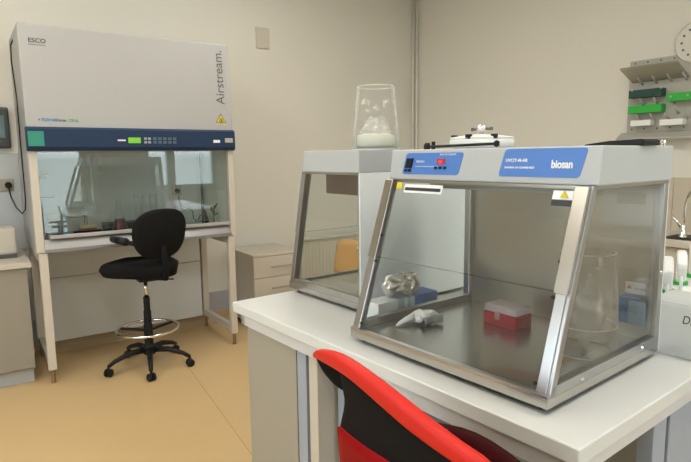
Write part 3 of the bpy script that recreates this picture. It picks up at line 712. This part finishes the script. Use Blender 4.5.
# box and foil in the gap between the cabinets
bx = thing('printed_carton', 'white and blue printed carton between the two cabinets', 'carton', uF(-.085, .31, .90), U_YAW + PI / 2)
obj('carton', B().box(-.15, .13, -.035, .035, 0, .072), M['labelw'], bx, bevel=.002)
obj('blue_end', B().box(.02, .132, -.037, .037, .012, .074), mat('carton_blue', (.035, .20, .72), .4), bx, bevel=.001)['label'] = 'blue printed end'
obj('printed_stripe', B().box(-.06, -.03, -.0355, .0355, .02, .0726).box(-.015, .0, -.0355, .0355, .02, .0726), mat('light_blue_print', (.42, .60, .75), .5), bx)
fo = thing('foil_bag', 'crumpled silvery foil bag lying on the carton between the two cabinets', 'bag', uF(-.085, .300, .974), U_YAW + PI / 2)
from mathutils import noise as NZ
def foil(u, v):
    a = u * 2 * PI; t = v * PI
    p = Vector((.088 * math.sin(t) ** .6 * math.cos(a), .038 * math.sin(t) ** .6 * math.sin(a), .042 - .040 * math.cos(t)))
    n = NZ.noise_vector(p * 22) * .014 + NZ.noise_vector(p * 60) * .005
    q = p + n; q.z = max(q.z, 0.0); q.y = max(-.05, min(.05, q.y)); return q
obj('foil', B().grid(foil, 48, 28), M['foil'], fo)
# top of the near cabinet
ZT = .915 + uh + .001
cvb = thing('black_cover', 'flat black plastic cover lying on the right end of the near cabinet top', 'cover', uF(.585, .40, ZT), U_YAW)
obj('shell', B().prism([(-.075, 0), (-.068, .005), (-.01, .012), (.068, .015), (.075, .012), (.076, 0)], -.04, .05, 'y'), M['black'], cvb, bevel=.002)
tp = thing('small_stopper', 'tiny steel and black stopper at the back right corner of the near cabinet top', 'stopper', uF(.640, .52, ZT))
obj('cap', B().lathe([(.006, 0), (.005, .007), (.007, .008), (.007, .013)], seg=14), M['chrome'], tp)
rod = thing('steel_clamp_rod', 'thin black rod with end clamps lying on the left part of the near cabinet top', 'rod', uF(.055, .27, ZT), U_YAW + .02)
obj('bar', B().tube([(0, 0, .008), (.245, .012, .012)], .004, 8), M['black'], rod)
obj('clamp', B().lathe([(.010, 0), (.010, .014), (.005, .020)], (0, 0, 0), 10).lathe([(.006, 0), (.006, .024)], (.016, .012, 0), 8).lathe([(.006, 0), (.006, .020)], (-.012, .02, 0), 8), M['black'], rod)
obj('end_knob', B().lathe([(.0, 0), (.008, .004), (.008, .016), (0, .02)], (.245, .012, .002), 10), M['black'], rod)
pt = thing('white_lidded_tray', 'low white lidded pan with a silver knob on the near cabinet top', 'pan', uF(.140, .43, ZT), U_YAW)
obj('pan', B().lathe([(.085, 0), (.098, .008), (.100, .026), (.096, .032)], seg=40), M['white2'], pt, smooth=True)
obj('lid', B().lathe([(.100, .032), (.095, .037), (.03, .045), (.001, .046)], seg=40), M['white2'], pt, smooth=True)
obj('knob', B().lathe([(.006, .044), (.005, .052), (.016, .058), (.018, .066), (.010, .075), (.001, .077)], seg=20), M['chrome'], pt, smooth=True)['label'] = 'silver knob'
obj('knob_wing', B().tube([(-.036, 0, .062), (.036, 0, .062)], [.004, .004], 8).lathe([(.005, .057), (.005, .067)], (-.036, 0, 0), 8).lathe([(.005, .057), (.005, .067)], (.036, 0, 0), 8), M['inkg'], pt)
for (dx, dy) in ((.02, -.09), (.08, -.045), (-.06, -.06)):
    obj('clip', B().box(dx - .009, dx + .009, dy - .007, dy + .007, .030, .044), M['black'], pt, bevel=.002)

# ------------------------------------------------------------------ canister and spray bottles at the right edge
cn = thing('plastic_canister', 'translucent white canister with handwriting, right of the near cabinet', 'canister', tF(1.252, .637, .90), T_YAW)
canm = glassy('frosted_white', (.85, .87, .88), 1.3, haze=.82, hazecol=(.80, .82, .82), rough=.3)
obj('body', B().box(0, .140, 0, .14, 0, .160), canm, cn, bevel=.018, seg=3)
obj('neck', B().lathe([(.02, .159), (.02, .18), (.001, .18)], (.115, .10, 0)), M['white2'], cn)
hw = text('handwriting', 'DNase', .032, M['ink'], cn, (.083, -.0008, .100), (PI / 2, 0, 0), shear=.2, xs=.8)
def spray(label, x, y, hz, rz=0):
    b = thing('spray_bottle', label, 'spray bottle', tF(x, y, .90), T_YAW + rz, 'green-banded spray bottles')
    obj('body', B().lathe([(.040, 0), (.042, .01), (.042, hz * .72), (.030, hz * .93), (.017, hz)], seg=24), M['white2'], b, smooth=True)
    obj('green_collar', B().lathe([(.0225, hz), (.0225, hz + .010)], seg=20), M['green'], b)['label'] = 'bright green collar'
    hd = [( -.055, .050), (-.055, .068), (-.02, .096), (.035, .100), (.05, .086), (.022, .055), (.018, .0), (-.018, .0)]
    obj('trigger_head', B().prism([(px, hz + .010 + pz) for px, pz in hd], -.014, .014, 'x'), M['white2'], b, bevel=.006, seg=3)
    obj('trigger', B().tube([(0, -.028, hz + .045), (0, -.040, hz + .015), (0, -.036, hz - .015)], .005, 8), M['white2'], b, smooth=True)
    return b
spray('white spray bottle with green collar nearest the near cabinet, in front of the other bottles', 1.192, .90, .115, .4)
spray('white spray bottle with green collar, middle one of the bottles at the right edge', 1.175, 1.05, .115, .4)
spray('white spray bottle with green collar at the right edge, rearmost of the bottles', 1.160, 1.20, .115, .4)

# ------------------------------------------------------------------ red office chair (coordinates in the T frame)
oc = thing('office_chair', 'red and dark grey office chair in the foreground, pushed towards the bench', 'chair', T_O, T_YAW)
upo = [(.859, -.216, .983), (.900, -.236, 1.016), (.948, -.257, 1.035), (1.035, -.283, 1.058), (1.104, -.291, 1.056), (1.161, -.292, 1.047), (1.21, -.291, 1.036), (1.253, -.287, 1.023), (1.291, -.28, 1.007), (1.326, -.272, .993), (1.358, -.264, .98), (1.40, -.25, .967)]
loo = [(.857, -.216, .975), (.905, -.238, .988), (.972, -.261, 1.003), (1.048, -.28, 1.012), (1.097, -.285, 1.010), (1.153, -.286, .994), (1.202, -.283, .977), (1.247, -.28, .962), (1.287, -.275, .952), (1.322, -.268, .942), (1.355, -.262, .933), (1.40, -.25, .925)]
rim = B(); rings = []
n = len(upo)
for i in range(n):
    U_, L_ = Vector(upo[i]), Vector(loo[i])
    th_ = .009 + .006 * min(1, i / 3)
    ctr = (U_ + L_) / 2; hh = max(.005, (U_ - L_).length / 2 * .80); ax = (U_ - L_).normalized() if (U_ - L_).length > 1e-5 else Vector((0, 0, 1))
    t = (Vector(upo[min(i + 1, n - 1)]) - Vector(upo[max(i - 1, 0)])).normalized(); nn = t.cross(ax).normalized()
    ring_ = []
    for k in range(14):
        a = k * 2 * PI / 14
        ca, sa = math.copysign(abs(math.cos(a)) ** .6, math.cos(a)), math.copysign(abs(math.sin(a)) ** .8, math.sin(a))
        ring_.append(rim.bm.verts.new(ctr + ax * hh * ca + nn * th_ * sa))
    rings.append(ring_)
for A1, A2 in zip(rings, rings[1:]):
    for k in range(14): rim.bm.faces.new([A1[k], A1[(k + 1) % 14], A2[(k + 1) % 14], A2[k]])
rim.bm.faces.new(rings[0][::-1]); rim.bm.faces.new(rings[-1])
obj('top_rim', rim, M['red'], oc, smooth=True, sub=1)['label'] = 'bright red top rim'
def interp(tab, x):
    if x <= tab[0][0]: return tab[0][1]
    for (a, b), (c, d) in zip(tab, tab[1:]):
        if x <= c: return b + (d - b) * (x - a) / (c - a)
    return tab[-1][1]
def Yc(X, z=.95): return -.28 + .8 * max(0, 1.15 - X) ** 2 + .8 * max(0, X - 1.2) ** 2 - .12 * (z - .95)
lowtab = [(p[0], p[2]) for p in loo]
# mesh back: left edge is waisted
edge = [(.86, 1.002), (.885, 1.006), (.92, 1.012), (.955, 1.020), (1.0, 1.045)]
mirr = 2.262
def backgrid(z_lo, z_hi_fn, off=0):
    def f(u, v):
        # rows
        z = z_lo + (1 - z_lo) * v
        el = interp([(.40, 1.02), (.60, 1.005), (.80, 1.010), (.88, 1.018), (.93, 1.045), (.956, 1.056), (1.0, 1.047)], z)
        er = 1.395 - .35 * (el - 1.0)
        x = el + (er - el) * u
        zt = z_hi_fn(x); zz = z_lo + (zt - z_lo) * v
        el = interp([(.40, 1.02), (.60, 1.005), (.80, 1.010), (.88, 1.018), (.93, 1.045), (.956, 1.056), (1.02, 1.047)], zz)
        er = 1.395 - .35 * (el - 1.0)
        x = el + (er - el) * u
        return (x, Yc(x, zz) + off, zz)
    return f
obj('mesh_back', B().grid(backgrid(.872, lambda x: interp(lowtab, x) + .008), 20, 10), M['mesh'], oc, smooth=True, solid=.016)['label'] = 'dark grey mesh back'
shellt = lambda x: .883 - .0 * x
obj('lower_shell', B().grid(backgrid(.55, shellt, -.004), 20, 14), M['redshell'], oc, smooth=True, solid=.022)['label'] = 'glossy red lower shell'
# black wing under the rim's left end and its mirror
for s in (0,):
    def wing(u, v, s=s):
        x = .865 + .20 * u
        zt = interp(lowtab, x) + .004; zb = zt - (.006 + .040 * math.sin(min(1, u * 1.25) * PI / 2)) * 1.0
        z = zb + (zt - zb) * v
        if s: x2 = mirr - x + .0; return (x2, Yc(x2, z) + .008, z - .05)
        return (x, Yc(x, z) + .008, z)
    obj('wing_pad', B().grid(wing, 12, 4), M['padblack'], oc, smooth=True, solid=.014)
obj('seat', B().grid(lambda u, v: (.89 + .50 * u, -.22 + .48 * v, .500 + .02 * math.cos((u - .5) * PI) - .03 * max(0, v - .8)), 14, 14), M['darkred'], oc, smooth=True, solid=.06, sub=1)
obj('front_pad', B().grid(lambda u, v: (1.08 + .35 * u, -.245 + .8 * (abs(u - .3) * .45) ** 2, .56 + .42 * v - .05 * (1 - u) ** 2 - .45 * max(0, u - .6) ** 2), 14, 10), M['darkred'], oc, smooth=True, solid=.03)
obj('spine', B().tube([(1.13, -.02, .43), (1.13, -.24, .44), (1.13, -.325, .52), (1.13, -.32, .72)], [.03, .03, .025, .02], 10), M['black'], oc, smooth=True)
for sx in (.87, 1.39):
    obj('armrest', B().box(sx - .025, sx + .025, -.10, .13, .70, .725).tube([(sx, .0, .70), (sx * .9 + .113, .0, .46)], .015, 8), M['black'], oc, bevel=.006)
obj('gas_lift', B().lathe([(.028, .12), (.028, .30), (.016, .30), (.016, .46)], (1.13, 0, 0), 18), M['black'], oc)
for k in range(5):
    a = math.radians(20 + 72 * k); ca, sa = math.cos(a), math.sin(a)
    l = obj('leg', B().tube([(1.13 + .02 * ca, .02 * sa, .11), (1.13 + .27 * ca, .27 * sa, .075)], [.026, .015], 10), M['black'], oc, smooth=True)
    mt = Matrix.Translation((1.13 + .27 * ca, .27 * sa, .027)) @ Matrix.Rotation(a + .8, 4, 'Z') @ Matrix.Rotation(PI / 2, 4, 'X')
    obj('caster', B().lathe([(.018, -.024), (.027, -.018), (.027, .018), (.018, .024)], mtx=mt, seg=16).tube([(1.13 + .27 * ca, .27 * sa, .03), (1.13 + .27 * ca, .27 * sa, .075)], .007, 8), M['black'], l)

# ------------------------------------------------------------------ right wall: sink counter, faucet, drying board, clock, dispenser
sc_ = thing('sink_counter', 'beige counter with a steel sink along the right wall behind the near cabinet', 'counter', W_O, W_YAW)
SX0, SX1 = 2.55, 5.9
ct = B(); ct.box(SX0, 2.86, -.52, -.012, .865, .90).box(3.42, SX1, -.52, -.012, .865, .90).box(2.86, 3.42, -.52, -.44, .865, .90).box(2.86, 3.42, -.10, -.012, .865, .90)
obj('worktop', ct, M['creaml'], sc_, bevel=.002)
obj('sink_bowl', B().box(2.86, 3.42, -.44, -.43, .72, .902).box(2.86, 3.42, -.11, -.10, .72, .902).box(2.86, 2.87, -.43, -.11, .72, .902).box(3.41, 3.42, -.43, -.11, .72, .902).box(2.87, 3.41, -.43, -.11, .72, .73), M['steel'], sc_, bevel=.003)['label'] = 'steel sink bowl'
obj('body', B().box(SX0, SX1, -.47, -.01, .10, .715).box(SX0, SX1, -.47, -.44, .715, .865).box(SX0, 2.58, -.47, -.01, .715, .865), M['beige'], sc_)
for i in range(7):
    x0 = SX0 + i * .478
    d_ = obj('door', B().box(x0 + .002, x0 + .476, -.49, -.47, .115, .70), M['beige'], sc_, bevel=.002)
    obj('handle', B().box(x0 + .15, x0 + .33, -.515, -.507, .66, .672).box(x0 + .16, x0 + .17, -.508, -.49, .66, .67).box(x0 + .31, x0 + .32, -.508, -.49, .66, .67), M['alu'], d_)
    obj('drawer_front', B().box(x0 + .002, x0 + .476, -.49, -.47, .705, .86), M['beige'], sc_, bevel=.002)
obj('plinth', B().box(SX0, SX1, -.43, -.01, 0, .10), M['splash'], sc_)
fc = thing('mixer_tap', 'chrome gooseneck tap with a lever at the sink', 'tap', wF(2.955, -.28, .90), W_YAW)
obj('body', B().lathe([(.028, 0), (.028, .006), (.021, .01), (.021, .075), (.015, .085)], (0, 0, 0), 20), M['chrome'], fc, smooth=True)
obj('spout', B().tube([(0, 0, .08), (.0, 0, .22), (.01, -.002, .275), (.04, -.008, .312), (.08, -.016, .320), (.12, -.024, .300), (.14, -.028, .25)], .0105, 12), M['chrome'], fc, smooth=True, sub=1)
obj('lever', B().tube([(-.005, 0, .055), (-.04, -.005, .10), (-.072, -.01, .135)], [.013, .012, .009], 10), M['chrome'], fc, smooth=True)
fc2 = fc
# drying board
pb = thing('pegboard', 'grey plastic drying board with pegs and a sloping shelf on the right wall', 'drying board', wF(0, 0, 0), W_YAW)
bd = B().box(2.40, 3.02, -.030, -.002, 1.60, 2.115)
x = 2.44
obj('board', bd, M['pegb'], pb, bevel=.004)
for i in range(7):
    for j in (1.625, 2.095): obj('board_hole', B().lathe([(.006, 0), (.006, .004)], mtx=Matrix.Translation((2.44 + i * .09, -.030, j)) @ Matrix.Rotation(PI / 2, 4, 'X'), seg=8), M['inkg'], pb)
obj('drip_ledge', B().prism([(-.002, 1.60), (-.002, 1.545), (-.10, 1.545), (-.10, 1.56), (-.03, 1.60)], 2.36, 3.02), M['pegb'], pb, bevel=.003)
obj('shelf', B().prism([(-.03, 1.958), (-.03, 1.968), (-.21, 2.050), (-.21, 2.040)], 2.425, 2.815), M['acryl'], pb)['label'] = 'smoky sloping shelf'
def peg(x, z): return obj('peg', B().tube([(x, -.03, z), (x, -.10, z + .045)], [.007, .006], 8), M['peg'], pb, smooth=True)
pegs = [(2.50, 1.94), (2.60, 1.94), (2.70, 1.94), (2.80, 1.94), (2.52, 1.79), (2.62, 1.79), (2.73, 1.79), (2.84, 1.79), (2.50, 1.68), (2.60, 1.68), (2.70, 1.68), (2.82, 1.68), (2.90, 1.90), (2.90, 1.68), (2.46, 1.86), (2.66, 1.86), (2.76, 1.72)]
for q in pegs: peg(*q)
def rack(label, x, z, m, L=.20, hh=.055):
    r = thing('tube_rack', label, 'tube rack', wF(x, -.031, z), W_YAW, 'tube racks on the drying board')
    b = B(); b.box(0, L, -.055, 0, 0, .008)
    b.box(0, L, -.060, -.052, 0, hh)
    k = int(L / .022)
    for i in range(k + 1): b.box(i * L / k - .002, i * L / k + .002, -.055, 0, .006, hh)
    b.box(0, L, -.004, 0, 0, hh)
    obj('frame', b, m, r)
    r.rotation_euler = (0, .0, W_YAW)
    return r
rack('dark green tube rack, uppermost left on the drying board', 2.435, 1.845, M['dgreen'], .23)
rack('bright green tube rack left on the drying board, below the dark green one', 2.435, 1.735, M['green'], .235)
rack('bright green tube rack at the right edge of the drying board', 2.700, 1.800, M['green'], .20)
rack('white tube rack at the lower left of the drying board', 2.46, 1.645, M['white2'], .14, .04)
rack('white tube rack at the lower right of the drying board', 2.665, 1.640, M['white2'], .15, .04)
ck = thing('wall_clock', 'round white wall clock cut by the right edge, above the drying board', 'clock', wF(2.845, -.0, 2.185), W_YAW)
mt = Matrix.Rotation(PI / 2, 4, 'X')
obj('case', B().lathe([(.134, 0), (.142, .01), (.142, .035), (.132, .045), (.126, .035), (.001, .034)], mtx=mt, seg=48), mat('clock_case', (.66, .64, .58), .4), ck, smooth=False)
dd = B()
for k in range(12):
    a = k * PI / 6 + .01
    dd.lathe([(.008, .0), (.008, .003)], mtx=Matrix.Translation((.093 * math.sin(a), -.034, .093 * math.cos(a))) @ mt, seg=10)
obj('hour_marks', dd, M['inkg'], ck)
obj('hand', B().box(-.004, .004, -.040, -.037, -.01, .09), M['ink'], ck)
obj('hand', B().box(-.01, .07, -.040, -.037, -.005, .005), M['ink'], ck)
ds = thing('towel_dispenser', 'white towel dispenser with a grey window, reflected in the near cabinet', 'dispenser', wF(4.70, -.0, .94), W_YAW)
obj('housing', B().box(0, .36, -.16, 0, 0, .36), M['white'], ds, bevel=.03, seg=3)
obj('window', B().box(.07, .26, -.164, -.16, .16, .24), M['inkg'], ds, bevel=.006)

# ------------------------------------------------------------------ added ceiling fill panels, unseen
for i, (x, y) in enumerate(((-.4, -1.0), (1.5, -1.0), (-.4, -3.9), (1.5, -3.9), (-2.0, -2.2))):
    cl = thing('fill_panel', 'added ceiling fill panel out of view', 'ceiling light', aF(x, y, CEIL), A_YAW, 'added fill panels out of view')
    obj('frame', B().box(-.32, .32, -.63, -.60, -.03, 0).box(-.32, .32, .60, .63, -.03, 0).box(-.32, -.29, -.6, .6, -.03, 0).box(.29, .32, -.6, .6, -.03, 0), M['white'], cl)
    obj('diffuser', B().box(-.29, .29, -.6, .6, -.015, 0), M['fillw'], cl)

# ------------------------------------------------------------------ daylight
w = bpy.data.worlds.new('sky'); SC.world = w; w.use_nodes = True
nt = w.node_tree; bg = nt.nodes['Background']
tc = nt.nodes.new('ShaderNodeTexCoord'); sp_ = nt.nodes.new('ShaderNodeSeparateXYZ'); cr = nt.nodes.new('ShaderNodeValToRGB')
nt.links.new(tc.outputs['Generated'], sp_.inputs[0]); nt.links.new(sp_.outputs['Z'], cr.inputs[0])
cr.color_ramp.elements[0].position = 0; cr.color_ramp.elements[0].color = (.40, .46, .46, 1)
cr.color_ramp.elements[1].position = .5; cr.color_ramp.elements[1].color = (.75, .88, 1, 1)
e = cr.color_ramp.elements.new(.02); e.color = (.80, .90, .95, 1)
nt.links.new(cr.outputs[0], bg.inputs[0]); bg.inputs[1].default_value = 5.0
for (x0, x1, z0, z1) in ((DX0, DX1, .04, DZ1), (NX0, NX1, NZ0, NZ1)):
    L = bpy.data.lights.new('daylight_portal', 'AREA'); L.shape = 'RECTANGLE'; L.size = x1 - x0; L.size_y = z1 - z0
    L.cycles.is_portal = True
    o = bpy.data.objects.new('daylight_portal', L); COL.objects.link(o)
    o.location = aF((x0 + x1) / 2, Y0 - .15, (z0 + z1) / 2)
    o.rotation_euler = (PI / 2, 0, A_YAW + PI)   # shines along +y of the room
    o.rotation_euler = (Matrix.Rotation(A_YAW, 4, 'Z') @ Matrix.Rotation(PI / 2, 4, 'X')).to_euler()
L = bpy.data.lights.new('daylight_portal', 'AREA'); L.shape = 'RECTANGLE'; L.size = LZ1 - LZ0; L.size_y = LY1 - LY0; L.cycles.is_portal = True  # portal of the added left window
o = bpy.data.objects.new('daylight_portal', L); COL.objects.link(o); o.location = aF(X0 - .14, (LY0 + LY1) / 2, (LZ0 + LZ1) / 2)
o.rotation_euler = (Matrix.Rotation(A_YAW, 4, 'Z') @ Matrix.Rotation(-PI / 2, 4, 'Y')).to_euler()
# ------------------------------------------------------------------ camera
f_, p_, r_ = 552.04, .1337, -.0115
cp, sp2 = math.cos(p_), math.sin(p_)
fwd = Vector((0, cp, -sp2)); up = Vector((0, sp2, cp)); rt = Vector((1, 0, 0))
R = rt * math.cos(r_) + up * math.sin(r_); Uv = up * math.cos(r_) - rt * math.sin(r_)
cam = bpy.data.cameras.new('camera'); co = bpy.data.objects.new('camera', cam); COL.objects.link(co)
mw = Matrix(((R.x, Uv.x, -fwd.x, 0), (R.y, Uv.y, -fwd.y, 0), (R.z, Uv.z, -fwd.z, H), (0, 0, 0, 1)))
co.matrix_world = mw
cam.sensor_width = 36; cam.lens = f_ * 36 / 691; cam.clip_start = .05
SC.camera = co
SC.view_settings.view_transform = 'Standard'; SC.view_settings.look = 'None'
SC.view_settings.exposure = .45; SC.view_settings.gamma = 1; SC.view_settings.use_curve_mapping = False
SC.cycles.max_bounces = 10; SC.cycles.transparent_max_bounces = 24; SC.cycles.caustics_reflective = False; SC.cycles.caustics_refractive = False
SC.cycles.use_denoising = True; SC.cycles.sample_clamp_indirect = 8
